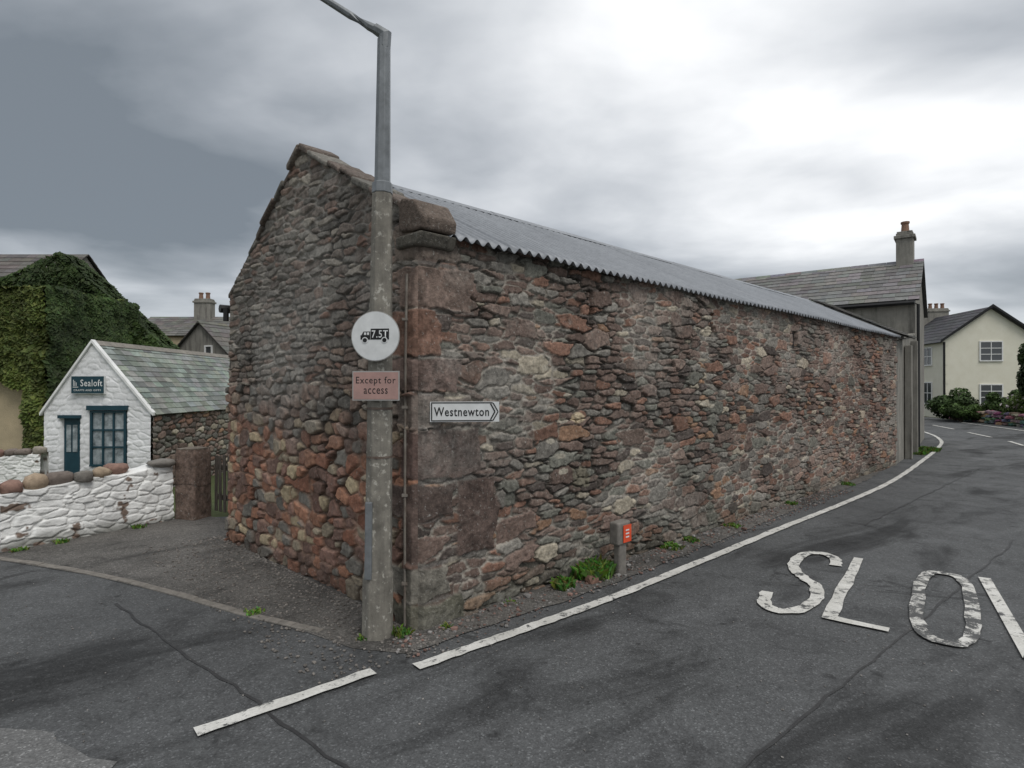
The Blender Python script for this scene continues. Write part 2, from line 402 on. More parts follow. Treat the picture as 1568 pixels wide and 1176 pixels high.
for w_, z0, z1, c_ in Q:
    b = block(S, Z, 0, w_, z0, z1)
    if w_ == .70: b = b*sm(.30, .33, S)
    inside = (S < w_+.09) & (Z > z0-.04) & (Z < z1+.04)
    cc = np.array(c_)*(.45+1.1*fbm(S*14, Z*14, 4))[..., None]
    m = np.where(inside, b, 0)
    C = C*(1-m[..., None])+cc*m[..., None]
    H = H*(1-m)+m*(.012+.034*fbm(S*7+z0, Z*7, 4))
    jn = np.where((S < w_) & (np.minimum(np.abs(Z-z0), np.abs(Z-z1)) < .012), .6, 0)[..., None]*(1-m[..., None]); C = C*(1-jn)+np.array([.17, .155, .14])*jn
d = np.hypot((S-1.643)/.09, (Z-1.377)/.05)+.5*(fbm(S*20, Z*20, 3)-.5); m = sm(1.0, .85, d)[..., None]; C = C*(1-m)+np.array([.54, .44, .30])*m
d = np.maximum(np.abs(S-1.68)/.12, np.abs(Z-.86)/.09)+.4*(fbm(S*20, Z*20, 3)-.5); m = sm(1.0, .9, d)[..., None]; C = C*(1-m)+np.array([.20, .18, .135])*m*(.6+.8*fbm(S*15, Z*15))[..., None]
for _ in range(24):
    a_ = rng.uniform(.8, 9); b_ = rng.uniform(.3, 2.3); d = np.hypot((S-a_)/(.05+.01*a_), (Z-b_)/.026)+.5*(fbm(S*20+a_, Z*20, 3)-.5); m = sm(1.0, .85, d)[..., None]*.8
    C = C*(1-m)+np.array([.46, .42, .34])*m
damp = sm(.35, 0, Z+.25*(fbm(S*2, Z*4)-.5))[..., None]
C = C*(1-.5*damp)+np.array([.085, .085, .062])*.5*damp
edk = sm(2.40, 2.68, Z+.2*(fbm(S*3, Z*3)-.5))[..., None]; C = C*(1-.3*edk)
far = sm(3, 11, S)[..., None]*.4; C = C*(1-far)+C*np.array([1.05, .88, .84])*far
pale = sm(.50, .66, fbm(S*1.1+4, Z*1.6+2, 4))[..., None]*.3*(.5+fbm(S*30, Z*30, 2))[..., None]; C = C*(1-pale)+np.array([.33, .31, .275])*pale
H = H+.05*(fbm(S*.9, Z*1.1, 2)-.5)
for s0, z0, z1, hw in ((1.835, 2.19, 2.51, .034), (4.10, 2.23, 2.5, .05), (6.6, 2.2, 2.45, .07)):
    dd_ = np.abs(S-s0+.010*np.sin(Z*40)); m = (dd_ < hw) & (Z > z0) & (Z < z1)
    H = np.where(m, -.16, H); C = np.where(m[..., None], .004, C)  # slit recess coloured near black, its inner shade put into the colour
H = H*sm(0, .02, S)
P = Lp(S, -H, Z)
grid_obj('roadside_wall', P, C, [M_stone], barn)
mb = MB()     # black boxes standing in for the shade inside the vent slits
for s0, z0, z1, hw in ((1.835, 2.19, 2.51, .022), (4.10, 2.23, 2.5, .035), (6.6, 2.2, 2.45, .05)):
    o = Lv(s0-hw, .10, z0+.01); mb.box(o, Lv(s0+hw, .10, 0)-Lv(s0-hw, .10, 0), Lv(0, -.075, 0)-Lv(0, 0, 0), (0, 0, z1-z0-.02))
mb.build('vent_slit_shade', [M_black], barn)

t = np.arange(0, TB+.001, .0085); t[-1] = TB
top = np.where(t < TM, 2.80+(3.73-2.80)*t/TM, 3.73-(3.73-2.62)*(t-TM)/(TB-TM))
vv = np.linspace(0, 1, 380)
T, VV = np.meshgrid(t, vv, indexing='ij'); Z = -.06+VV*(top[:, None]+.06)
e1, I1 = rubble(T, Z, .165, .105, 21, 3.0, .40, .45, .6)
e2, I2 = rubble(T, Z, .20, .060, 22, 4.6, .42, .45, .5, .4)
up = Z > 1.72+.35*(fbm(T*1.5, T*0+3, 2)-.5)
edu = np.where(up, e2, e1); st = sm(.045, .22, edu)
pick = lambda q: np.where(up, I2[q], I1[q])
id0, id1, id2, id3 = pick(0), pick(1), pick(2), pick(3)
lowP = palette(id0, [(.30, .145, .095), (.36, .185, .118), (.20, .127, .10), (.33, .275, .20), (.46, .37, .24), (.19, .175, .15), (.26, .155, .12)], [3.4, 1.8, 3, 2.8, 1.8, 2.8, 3])
upP = palette(id0, [(.195, .162, .138), (.23, .21, .183), (.235, .17, .138), (.15, .137, .12), (.34, .30, .25), (.24, .155, .12)], [4, 4, 3, 2, 1.3, .8])
k_ = sm(1.0, 2.0, Z+.9*(fbm(T*1.4, Z*1.4, 3)-.5))[..., None]
C = (lowP*(1-k_)+upP*k_)*(.72+.56*id2)[..., None]*(.8+.4*fbm(T*30, Z*36, 3))[..., None]
joint = sm(.36, .6, fbm(T*1.8+7, Z*1.8+1, 3))
mort = (np.array([.29, .19, .14])*(1-k_)+np.array([.24, .22, .195])*k_)*(.2+.9*joint+.3*fbm(T*20, Z*20, 2))[..., None]
C = mort*(1-st[..., None])+C*st[..., None]
H = np.where(up, .024, .044-.012*joint)*st*(.4+.8*id1)+(.014*(id3-.5)*pick(4)*2+.014*(id2-.5)*pick(5)*2)*st+.014*(fbm(T*22, Z*24, 3)-.3)
for w_, z0, z1, c_ in Q:
    w_ = .46-w_*.55 if w_ < .6 else .12
    b = block(T, Z, 0, w_, z0, z1); inside = (T < w_+.09) & (Z > z0-.04) & (Z < z1+.04)
    cc = np.array(c_)*1.15*(.5+1.0*fbm(T*12, Z*12, 4))[..., None]; m = np.where(inside, b, 0)
    C = C*(1-m[..., None])+cc*m[..., None]
    H = H*(1-m)+m*(.014+.026*fbm(T*7+z0, Z*7, 4))
damp = sm(.25, 0, Z+.25*(fbm(T*2, Z*4)-.5))[..., None]
C = C*(1-.45*damp)+np.array([.08, .068, .057])*.45*damp
pale = sm(.50, .66, fbm(T*1.6+14, Z*1.3+2, 4))[..., None]*.42*k_; C = C*(1-pale)+np.array([.37, .35, .315])*pale
H = H+.06*(fbm(T*1.2, Z*1.2, 2)-.5)
H = H*sm(0, .02, T)*sm(0, .03, TB-T)
P = Lp(-H, T, Z)
grid_obj('gable_wall', P[::-1], C[::-1], [M_gable], barn)
mb = MB()
mb.add([Lv(0, TB, -1), Lv(LB, TB, -1), Lv(LB, TB, 2.62), Lv(0, TB, 2.62)], [(0, 1, 2, 3)], (.17, .13, .12))
mb.add([Lv(LB, 0, -1), Lv(LB, TB, -1), Lv(LB, TB, 2.62), Lv(LB, TM, 3.6), Lv(LB, 0, 2.7)], [(0, 1, 2, 3, 4)], (.17, .13, .12))
mb.add([Lv(.25, 0, 2.7), Lv(.25, TB, 2.6), Lv(.25, TM, 3.7)], [(0, 1, 2)], (.15, .13, .12))
mb.build('rear_walls', [M_stone], barn)
mb = MB()
def cope(t0, z0, t1, z1, n):
    a = 0; L = math.hypot(t1-t0, z1-z0)
    while a < .999:
        w_ = random.uniform(.13, .38)/L; b = min(a+w_, 1)
        if 1-b < .08: b = 1
        ta = t0+(t1-t0)*a; tb = t0+(t1-t0)*(b-.006/L); za = z0+(z1-z0)*a; zb = z0+(z1-z0)*(b-.006/L)
        j = random.uniform(-.014, .012); th = random.uniform(.035, .066); so = random.uniform(-.06, -.012)
        g = random.uniform(.7, 1.2); col = random.choice([(.165, .14, .118), (.16, .15, .13), (.17, .137, .115)])
        o = Lv(so, ta, za+j); mb.box(o, Lv(.27, ta, za+j)-o, Lv(so, tb, zb+j+random.uniform(-.018, .018))-o, (0, 0, th), tuple(c*g for c in col)); a = b
cope(.16, 2.885, TM, 3.73, 6); cope(TM, 3.73, TB+.03, 2.60, 13)
mb.build('gable_coping', [M_stone], barn, bevel=.014)
mb = MB()
prof = [(-.10, 2.70), (-.115, 2.78), (-.02, 2.91), (.14, 2.955), (.17, 2.90), (.17, 2.72), (.02, 2.70)]
o = [Lv(-.045, a, b) for a, b in prof]; mb.prism(o, Lv(.25, 0, 0)-Lv(-.045, 0, 0), (.155, .122, .10))
prof = [(-.05, 2.60), (-.095, 2.69), (.20, 2.69), (.20, 2.60)]
o = [Lv(-.05, a, b) for a, b in prof]; mb.prism(o, Lv(.27, 0, 0)-Lv(-.05, 0, 0), (.13, .12, .10))
ko = mb.build('kneeler_stone', [M_stone], barn, bevel=.02, segs=3)
ss = np.arange(.20, LB+.05, .0095); wave = .020*np.sin(ss*2*math.pi/.105)
for nm, ta, za, tb, zb in (('roof_sheets_road', -.095, 2.685, TM, 3.62), ('roof_sheets_rear', TB+.08, 2.56, TM, 3.62)):
    tt = np.linspace(0, 1, 13)
    SS, TT = np.meshgrid(ss, tt, indexing='ij')
    rag = .012*np.sin(np.floor(SS/.84)*7.3)*(1-TT)
    P = Lp(SS, ta+(tb-ta)*TT-rag, 0*SS); P[..., 2] = za+(zb-za)*TT+wave[:, None]-.01*(1-TT)*np.sin(np.floor(SS/.84)*3.1)+.02*(fbm(SS*.5, TT)-.5)+.006*(np.floor(SS/.84) % 2)
    g = grid_obj(nm, P, np.ones_like(P), [M_sheet], barn)
    sd = g.modifiers.new('sol', 'SOLIDIFY'); sd.thickness = .003
mb = MB()
for i in range(6):
    a = .25+i*1.97; mb.prism([Lv(a, TM-.13, 3.577), Lv(a, TM, 3.655+.003*(i % 2)), Lv(a, TM+.13, 3.577)], Lv(a+1.96, 0, 0)-Lv(a, 0, 0))
mb.build('ridge_flashing', [M_sheet], barn)
mb = MB()
o = Lv(.26, .0, 2.705); mb.box(o, Lv(LB, 0, 0)-Lv(.26, 0, 0), Lv(0, .1, 0)-Lv(0, 0, 0), (0, 0, .03)); mb.build('wall_plate', [M_wood], barn)
mb = MB()
mb.tube([Lv(-.07, TB+.1, 2.50), Lv(.6, TB+.1, 2.5)], .045, 8); mb.tube([Lv(-.03, TB+.03, 2.50), Lv(-.03, TB+.03, 2.36)], .03, 8)
mb.build('gutter_end', [M_black], barn)

def slates(mb, o, along, up, cw, ch, base, var=.25, th=.012):
    o = Vector(o); along = Vector(along); up = Vector(up); La = along.length; Lu = up.length
    a = along.normalized(); u = up.normalized(); n = a.cross(u).normalized()
    if n.z < 0: n = -n
    mb.box(o-n*.02, along, up, n*.012, tuple(x*.4 for x in base))
    rows = int(Lu/ch)+1
    for r in range(rows):
        y0 = r*Lu/rows; x = -random.random()*cw
        while x < La:
            w = cw*random.uniform(.8, 1.2); x0 = max(x, 0); x1 = min(x+w, La)-.004
            if x1-x0 > .02:
                g = 1+random.uniform(-var, var); cc = tuple(b*g*random.uniform(.93, 1.07) for b in base)
                q = o+a*x0+u*(y0-.02+random.uniform(-.006, .006))+n*(.018+random.uniform(0, .004))
                q2 = o+a*x0+u*(min(y0+Lu/rows+.03, Lu))+n*.003
                mb.box(q, a*(x1-x0), q2-q, n*th, cc)
            x += w
mb = MB()
o = Lv(LB+.02, -.14, 2.72); slates(mb, o, Lv(LB+1.15, -.14, 0)-Lv(LB+.02, -.14, 0), Lv(LB, TM, 3.68)-Lv(LB, -.14, 2.72), .3, .22, (.10, .095, .085))
mb.build('far_slate_strip', [M_slate], barn)

# ---------------------------------------------------------------- houses
def house(name, o, dx, lx, dy, ly, z0, ze, zr, mw, slate=(.10, .10, .10), over=.12, sl=(.35, .3), chim=()):
    par = empty(name); o = Vector((*o, 0)); dx = Vector((*dx, 0)).normalized(); dy = Vector((*dy, 0)).normalized()
    mb = MB(); p = [o, o+dy*ly, o+dy*ly, o+dy*ly/2, o]
    zz = [z0, z0, ze, zr, ze]
    mb.prism([Vector((q.x, q.y, w)) for q, w in zip(p, zz)], dx*lx)
    mb.build('walls', [mw], par)
    mb = MB(); rise = zr-ze; k = over/(ly/2)
    a0 = o-dx*over-dy*over; a0.z = ze-rise*k+.03; v1 = dy*(ly/2+over); v1.z = rise*(1+k)
    slates(mb, a0, dx*(lx+2*over), v1, sl[0], sl[1], slate)
    b0 = o-dx*over+dy*(ly+over); b0.z = ze-rise*k+.03; v2 = -dy*(ly/2+over); v2.z = rise*(1+k)
    slates(mb, b0, dx*(lx+2*over), v2, sl[0], sl[1], slate)
    r0 = o-dx*over+dy*(ly/2); r0.z = zr+.03
    nr = max(2, int((lx+2*over)/.45))
    for i in range(nr):
        q = r0+dx*((lx+2*over)*i/nr); L_ = (lx+2*over)/nr-.01
        mb.prism([q-dy*.12+Vector((0, 0, -.05)), q+Vector((0, 0, .05)), q+dy*.12+Vector((0, 0, -.05))], dx*L_, tuple(x*random.uniform(.9, 1.3) for x in slate))
    mb.build('slate_roof', [M_slate], par)
    for (cx, cy, w, d, cz0, cz1, pots, pm) in chim:
        mb = MB(); c = o+dx*cx+dy*cy
        mb.box(c-dx*w/2-dy*d/2+Vector((0, 0, cz0)), dx*w, dy*d, (0, 0, cz1-cz0))
        mb.box(c-dx*(w/2+.05)-dy*(d/2+.05)+Vector((0, 0, cz1-.16)), dx*(w+.1), dy*(d+.1), (0, 0, .09))
        mb.box(c-dx*(w/2-.02)-dy*(d/2-.02)+Vector((0, 0, cz1+.002)), dx*(w-.04), dy*(d-.04), (0, 0, .05))
        for i in range(pots):
            off = (i-(pots-1)/2)*.34
            q = c+(dx if w > d else dy)*off+Vector((0, 0, cz1+.04))
            mb.tube([q, q+Vector((0, 0, .26)), q+Vector((0, 0, .27)), q+Vector((0, 0, .33))], [.11, .09, .115, .115], 10, mi=1)
        mb.build('chimney', [pm, M_pot], par, bevel=.01)
    return par
def window(par, c, ux, w, h, nrm, frame, nx=2, ny=2, name='window', fr=.06, depth=.05, glass=None):
    c = Vector(c); ux = Vector(ux).normalized(); n = Vector(nrm).normalized(); uz = Vector((0, 0, 1))
    mb = MB(); o = c-ux*w/2-uz*h/2
    mb.box(o+n*.004, ux*w, uz*h, n*.012, mi=1)
    mb.box(o-ux*fr, ux*fr, uz*h, n*depth); mb.box(o+ux*w, ux*fr, uz*h, n*depth)
    mb.box(o-ux*fr-uz*fr, ux*(w+2*fr), uz*fr, n*(depth+.02)); mb.box(o-ux*fr+uz*h, ux*(w+2*fr), uz*fr, n*depth)
    b = min(.035, w*.05)
    for i in range(1, nx): mb.box(o+ux*(w*i/nx-b/2), ux*b, uz*h, n*(depth-.01))
    for i in range(1, ny): mb.box(o+uz*(h*i/ny-b/2), ux*w, uz*b, n*(depth-.015))
    return mb.build(name, [frame, glass or M_glass], par)

wdir = Vector((-3.7, 2.83)).normalized(); gdir = Vector((2.83, 3.7)).normalized()
hs = house('rendered_house', (10.37, 15.1), wdir, 9.5, gdir, 4.66, -1, 3.9, 5.26, M_grey, (.15, .147, .14), .1, (.32, .26),
      chim=[(.35, 2.33, .42, .55, 4.8, 6.1, 1, M_grey)])
mb = MB()
Cc = Vector((8.10, 12.40)); Nn = Vector((10.32, 15.04)); dd = (Nn-Cc); pin = Vector((-.8, .6))
mb.prism([(Cc.x, Cc.y, -.1), (Nn.x, Nn.y, -.1), (Nn.x, Nn.y, 2.95), (Cc.x, Cc.y, 2.60)], (pin.x*.4, pin.y*.4, 0))
for f, w_ in ((.38, .09), (.72, .05)):
    q = Cc+dd*f
    mb.box((q.x+.012, q.y-.012, 0), (dd.x*w_*.6, dd.y*w_*.6, 0), (.10, -.09, 0), (0, 0, 2.4+f*.5))
mb.box((Cc.x-.02, Cc.y-.07, 2.62), (dd.x*1.0, dd.y*1.0, .33), (pin.x*.5, pin.y*.5, 0), (0, 0, .06))
mb.build('annex_wall', [M_grey], hs, bevel=.01)
mb = MB(); q = Nn+Vector((.05, -.06)); mb.tube([(q.x, q.y, 0), (q.x, q.y, 3.75), (q.x-.25, q.y+.15, 3.88)], .035, 8)
q0 = Vector((10.37, 15.1, 3.80))-Vector((*gdir, 0))*.16; mb.tube([q0, q0+Vector((*wdir, 0))*9], .06, 6)
mb.build('gutter_and_downpipe', [M_black], hs)

ct = house('cream_cottage', (22.75, 31.0), (.14, 1), 9, (1, -.14), 4.55, -.2, 4.1, 5.75, M_cream, (.045, .045, .05), .22, (.4, .35),
      chim=[(5.2, 2.27, .5, 1.5, 5.3, 6.35, 4, M_grey)])
ux = Vector((1, -.14, 0)).normalized(); nf = Vector((-.14, -1, 0)).normalized()
def onf(x, z): return Vector((22.75, 31, 0))+ux*x+Vector((0, 0, z))
window(ct, onf(2.3, 3.5), ux, 1.0, .95, nf, M_frame, 2, 3)
window(ct, onf(2.3, 1.25), ux, 1.0, .95, nf, M_frame, 2, 3)
sx = Vector((.14, 1, 0)).normalized(); nl = Vector((-1, .14, 0)).normalized()
window(ct, Vector((22.75, 31, 1.3))+sx*1.4, sx, .8, 1.1, nl, M_frame)
window(ct, Vector((22.75, 31, 3.3))+sx*1.4, sx, .8, .9, nl, M_frame)
mb = MB(); mb.tube([onf(.04, -.1)+nf*.06, onf(.04, 4.0)+nf*.06], .05, 8)
for i in range(8):
    mb.box(onf(-.01, .3+i*.5)+nf*.002, ux*(.28 if i % 2 else .18), (0, 0, .28), nf*.015, mi=1)
a = onf(-.22, 3.96)+nf*.22; b = onf(2.275, 5.80)+nf*.22; c = onf(4.77, 3.96)+nf*.22
mb.box(a, b-a, nf*.03, (0, 0, .14)); mb.box(b, c-b, nf*.03, (0, 0, .14))
mb.build('trim', [M_black, M_cream], ct)

house('slate_roof_house', (5.6, 30), (1, 0), 3.0, (0, 1), 5, -1, 5.2, 6.9, M_grey, chim=[(2.4, 2.5, .4, .5, 6.6, 7.85, 1, M_cream)])
house('slate_roof_house', (-17.9, 27), (1, 0), 4.6, (0, 1), 4.5, -1, 4.0, 5.05, M_tan, (.13, .12, .11), chim=[(2.6, 2.2, .8, .5, 4.8, 5.95, 2, M_grey)])
h2 = house('slate_roof_house', (-13.6, 23.5), (.35, 1), 5, (1, -.35), 2.9, -1, 2.9, 4.15, M_grey, (.13, .122, .11))
window(h2, Vector((-13.6, 23.5, 0))+Vector((1, -.35, 0)).normalized()*1.9+Vector((0, 0, 3.0)), (1, -.35, 0), .28, .4, (-.35, -1, 0), M_frame, 1, 1)

# ---------------------------------------------------------------- shop cottage
shop = empty('white_shop_cottage')
XL, XM, XR, YS, YE = -10.35, -9.27, -7.98, 13.0, 20.2
ZE, ZR, ZF = 1.03, 2.55, -.75
fx = np.arange(XL, XR+.001, .02); fv = np.linspace(0, 1, 150)
ftop = np.where(fx < XM, ZE+.06+(ZR-ZE)*(fx-XL)/(XM-XL), ZR+.06-(ZR-ZE)*(fx-XM)/(XR-XM))
FX, FV = np.meshgrid(fx, fv, indexing='ij'); FZ = ZF+FV*(ftop[:, None]-ZF)
ee, II = rubble(FX+30, FZ+5, .26, .13, 5, 3, .35, .3)
hh = .016*sm(.02, .25, ee)*(.4+.7*II[1])+.008*fbm(FX*9, FZ*9)
door_m = (FX > -9.98) & (FX < -9.56) & (FZ < .98); win_m = (FX > -9.34) & (FX < -8.52) & (FZ < 1.14) & (FZ > -.12)
P = np.stack([FX, YS-hh, FZ], -1)
cW = np.ones(P.shape)*.84*(.92+.12*fbm(FX*3, FZ*3))[..., None]
cW = cW*(1-.12*sm(.6, -.6, FZ))[..., None]
P[..., 1] = np.where(door_m | win_m, YS+.10, P[..., 1])
grid_obj('front_wall', P, cW, [M_paintwall], shop)
sy = np.arange(YS, YE, .022); sz = np.linspace(ZF, ZE+.05, 90); SY, SZ = np.meshgrid(sy, sz, indexing='ij')
ee, II = rubble(SY, SZ+5, .30, .12, 8, 3.4)
stt = sm(.04, .22, ee); Cs = palette(II[0], PAL, [3, 2, 3, 2, 1, .5, 2, 3])*(.7+.7*II[1])[..., None]
Cs = Cs*stt[..., None]+np.array([.07, .06, .05])*(1-stt[..., None])
grid_obj('side_wall', np.stack([XR+.035*stt, SY, SZ], -1), Cs, [M_stone], shop)
mb = MB()
mb.add([(XL, YS, ZF), (XL, YE, ZF), (XL, YE, ZE), (XL, YS, ZE)], [(0, 1, 2, 3)], (.75, .75, .73))
mb.add([(XL, YE, ZF), (XR, YE, ZF), (XR, YE, ZE), (XM, YE, ZR), (XL, YE, ZE)], [(0, 1, 2, 3, 4)], (.3, .25, .2))
mb.build('rear_walls', [M_paintwall], shop)
mb = MB()
ov = .10
va = Vector((XM-XR, 0, ZR-ZE)); un = va.normalized()
o = Vector((XR, YS+.02, ZE+.07))-un*ov; slates(mb, o, (0, YE-YS, 0), va+un*ov, .30, .17, (.20, .22, .195), .38, .016)
va = Vector((XM-XL, 0, ZR-ZE)); un = va.normalized()
o = Vector((XL, YS+.02, ZE+.07))-un*ov; slates(mb, o, (0, YE-YS, 0), va+un*ov, .30, .17, (.17, .18, .165), .3, .014)
for i in range(16):
    mb.prism([(XM-.1, YS+.02+i*.45, ZR+.02), (XM, YS+.02+i*.45, ZR+.13), (XM+.1, YS+.02+i*.45, ZR+.02)], (0, .445, 0), (.22, .20, .17))
mb.build('slate_roof', [M_slate], shop)
mb = MB()
for (xa, za, xb, zb) in ((XL-.06, ZE-.02, XM, ZR+.07), (XM, ZR+.07, XR+.06, ZE-.02)):
    mb.box((xa, YS-.07, za), (xb-xa, 0, zb-za), (0, .12, 0), (0, 0, .07), (.82, .82, .8))
mb.build('verge', [M_paintwall], shop)
window(shop, (-8.93, YS+.03, .50), (1, 0, 0), .70, 1.14, (0, -1, 0), M_teal, 3, 3, 'shop_window', .045, .06, M_curtain)
mb = MB(); mb.box((-9.95, YS+.05, ZF), (.36, 0, 0), (0, .04, 0), (0, 0, 1.72)); mb.box((-9.89, YS+.035, .2), (.10, 0, 0), (0, .012, 0), (0, 0, .6), mi=1); mb.box((-9.75, YS+.035, .2), (.10, 0, 0), (0, .012, 0), (0, 0, .6), mi=1)
mb.box((-10.02, YS-.06, .95), (.50, 0, 0), (0, .16, 0), (0, 0, .07)); mb.box((-9.38, YS-.07, 1.13), (.90, 0, 0), (0, .16, 0), (0, 0, .10))
mb.build('door', [M_teal, M_curtain], shop)

def text(s_, c, ux, w, h_, mat, parent, name='lettering', up=(0, 0, 1), off=.0):
    cu = bpy.data.curves.new('t', 'FONT'); cu.body = s_; cu.resolution_u = 3; cu.align_x = 'CENTER'
    cu.space_character = 1.12
    cu.offset = off
    ob = bpy.data.objects.new('t', cu); COL.objects.link(ob); bpy.context.view_layer.update()
    me = bpy.data.meshes.new_from_object(ob.evaluated_get(bpy.context.evaluated_depsgraph_get()))
    bpy.data.objects.remove(ob)
    n = len(me.vertices); co = np.zeros(n*3); me.vertices.foreach_get('co', co); co = co.reshape(-1, 3)
    mn = co.min(0); mx = co.max(0); co = (co-(mn+mx)/2)/np.maximum(mx-mn, 1e-6)
    ux = np.array(Vector(ux).normalized()); uz = np.array(Vector(up).normalized())
    P = np.array(c)+co[:, [0]]*w*ux+co[:, [1]]*h_*uz
    me.vertices.foreach_set('co', P.ravel()); me.materials.clear(); me.materials.append(mat); me.update()
    return link(bpy.data.objects.new(name, me), parent)
ss_ = empty('shop_sign')
mb = MB(); mb.box((-9.70, YS-.09, 1.49), (.74, 0, 0), (0, .04, 0), (0, 0, .40), mi=1); mb.box((-9.685, YS-.10, 1.505), (.71, 0, 0), (0, .012, 0), (0, 0, .37))
mb.build('board', [M_teal, M_white], ss_)
text('Sealoft', (-9.24, YS-.104, 1.73), (1, 0, 0), .48, .15, M_white, ss_, off=.01)
mb = MB()
for i in range(3): mb.box((-9.64+i*.03, YS-.104, 1.66), (.012, 0, 0), (0, .003, 0), (0, 0, .14-.03*i))
mb.box((-9.65, YS-.104, 1.63), (.12, 0, 0), (0, .003, 0), (0, 0, .015)); mb.build('emblem', [M_white], ss_)
text('CRAFTS AND GIFTS', (-9.33, YS-.104, 1.57), (1, 0, 0), .60, .04, M_white, ss_, off=.01)

# ---------------------------------------------------------------- limewashed walls
def paint_wall(name, p0, p1, h0, h1, thick, seed, z0=-.1):
    par = empty(name); p0 = Vector(p0); p1 = Vector(p1); d = (p1-p0); L_ = d.length; d.normalize(); n = Vector((d.y, -d.x))
    a = np.arange(0, L_, .010)
    prof = np.concatenate([np.linspace(0, 1, 100), np.linspace(1, 2, 18)[1:], np.linspace(2, 3, 20)[1:]])
    AA, PP = np.meshgrid(a, prof, indexing='ij')
    hgt = (h0+(h1-h0)*AA/L_)+.05*(fbm(AA*2.5+seed, AA*0, 3)-.5)
    Zz = np.where(PP <= 1, z0+(hgt-z0)*PP, np.where(PP <= 2, hgt+.02*np.sin((PP-1)*math.pi), hgt-(hgt-z0)*(PP-2)))
    Oo = np.where(PP <= 1, 0, np.where(PP <= 2, -(PP-1)*thick, -thick))
    e_, I_ = rubble(AA+seed, Zz+3, .19, .075, seed, 2.8, .40, .4, .8)
    r_ = sm(.0, .26, e_)*(.4+.8*I_[1])
    rel = .020*r_+.012*(I_[2]-.5)*I_[4]*2+.022*(fbm(AA*13, Zz*15, 4)-.3)
    Oo = np.where(PP <= 1, rel+.04*(1-PP), np.where(PP >= 2, Oo-rel, Oo))
    X = p0.x+d.x*AA+n.x*Oo; Y = p0.y+d.y*AA+n.y*Oo
    col = np.ones(AA.shape+(3,))*np.array([.84, .84, .815])
    dirt = sm(.17, .0, Zz-z0-.1+.12*(fbm(AA*5, Zz*5)-.5))[..., None]*.7; col = col*(1-dirt)+np.array([.13, .13, .10])*dirt
    gr = sm(.5, .75, fbm(AA*2+3, Zz*3, 4))[..., None]*.18; col = col*(1-gr)
    chip = sm(.72, .76, fbm(AA*6+seed, Zz*7, 4))[..., None]; col = col*(1-chip)+np.array([.2, .15, .12])*chip
    grid_obj('rubble_face', np.stack([X, Y, Zz], -1), col, [M_paintwall], par)
    mb = MB(); x = .05
    while x < L_-.05:
        w_ = random.uniform(.12, .26); q = p0+d*(x+w_*.5)-n*thick*random.uniform(.05, .40)
        hh_ = h0+(h1-h0)*x/L_; sz_ = random.uniform(.05, .09)
        cc = random.choice([(.24, .15, .12), (.28, .25, .21), (.36, .28, .20), (.20, .185, .165), (.22, .13, .105), (.18, .15, .13), (.24, .15, .12)])
        if random.random() < .92: rock(mb, (q.x, q.y, hh_+.01+sz_*.75), (w_*.60, w_*.4+.04, sz_), math.atan2(d.y, d.x)+random.uniform(-.4, .4), cc, sq=random.uniform(.6, .85))
        x += w_*1.15
    mb.build('cope_stones', [M_rock], par, True)
    return par
paint_wall('painted_rubble_wall', (-6.6, 3.75), (-5.11, 5.86), .52, .55, .28, 31)
paint_wall('painted_rubble_wall', (-5.12, 5.85), (-4.22, 7.30), .55, .68, .28, 33)
paint_wall('painted_rubble_wall', (-10.4, 10.2), (-8.62, 10.75), .32, .42, .3, 35, -.8)

# gate post: weathered sandstone with a dressed, pitted face
gp_c = [Vector((-4.20, 7.31)), Vector((-3.90, 7.22)), Vector((-3.83, 7.50)), Vector((-4.12, 7.58)), Vector((-4.20, 7.31))]
pu = np.linspace(0, 4, 121); pz = np.linspace(-.05, .86, 80); PU, PZ = np.meshgrid(pu, pz, indexing='ij')
cx_ = np.interp(PU, range(5), [p.x for p in gp_c]); cy_ = np.interp(PU, range(5), [p.y for p in gp_c]); mx_, my_ = -4.0125, 7.40
amp = -.10*np.exp(-((PU-np.round(PU))/.05)**2)*.35+.09*(fbm(PU*3, PZ*9, 4)-.5)-.06*sm(.80, .86, PZ)
blk = 1-.6*np.exp(-((PZ-.42-.02*np.sin(PU*3))/.008)**2)
PG = np.stack([mx_+(cx_-mx_)*(1+amp), my_+(cy_-my_)*(1+amp), PZ+.012*fbm(PU*4, PU*0)], -1); PG[0] = PG[-1]
CG = np.array([.175, .125, .10])*((.4+1.2*fbm(PU*5, PZ*14, 4))*blk)[..., None]
pst = empty('stone_gate_post'); grid_obj('shaft', PG[::-1], CG[::-1], [M_stone], pst)
mb = MB(); mb.prism([tuple(PG[i, -1]) for i in range(0, 120, 6)], (0, 0, .012), (.15, .125, .10)); mb.build('top', [M_stone], pst)
gp = empty('timber_gate'); mb = MB()
g0 = Vector((-3.84, 7.55, 0)); g1 = Vector((-3.2, 7.15, 0)); gd = g1-g0
for i in range(8):
    f = (i+.3)/8; q = g0+gd*f; mb.box(q+Vector((0, 0, .06)), gd.normalized()*.045, (.012, .016, 0), (random.uniform(-.01, .01), 0, .70+random.uniform(-.02, .03)))
for z_ in (.2, .58): mb.box(g0+Vector((.02, .02, z_)), gd, (.02, .028, 0), (0, 0, .07))
mb.build('palings', [M_wood], gp, bevel=.004)

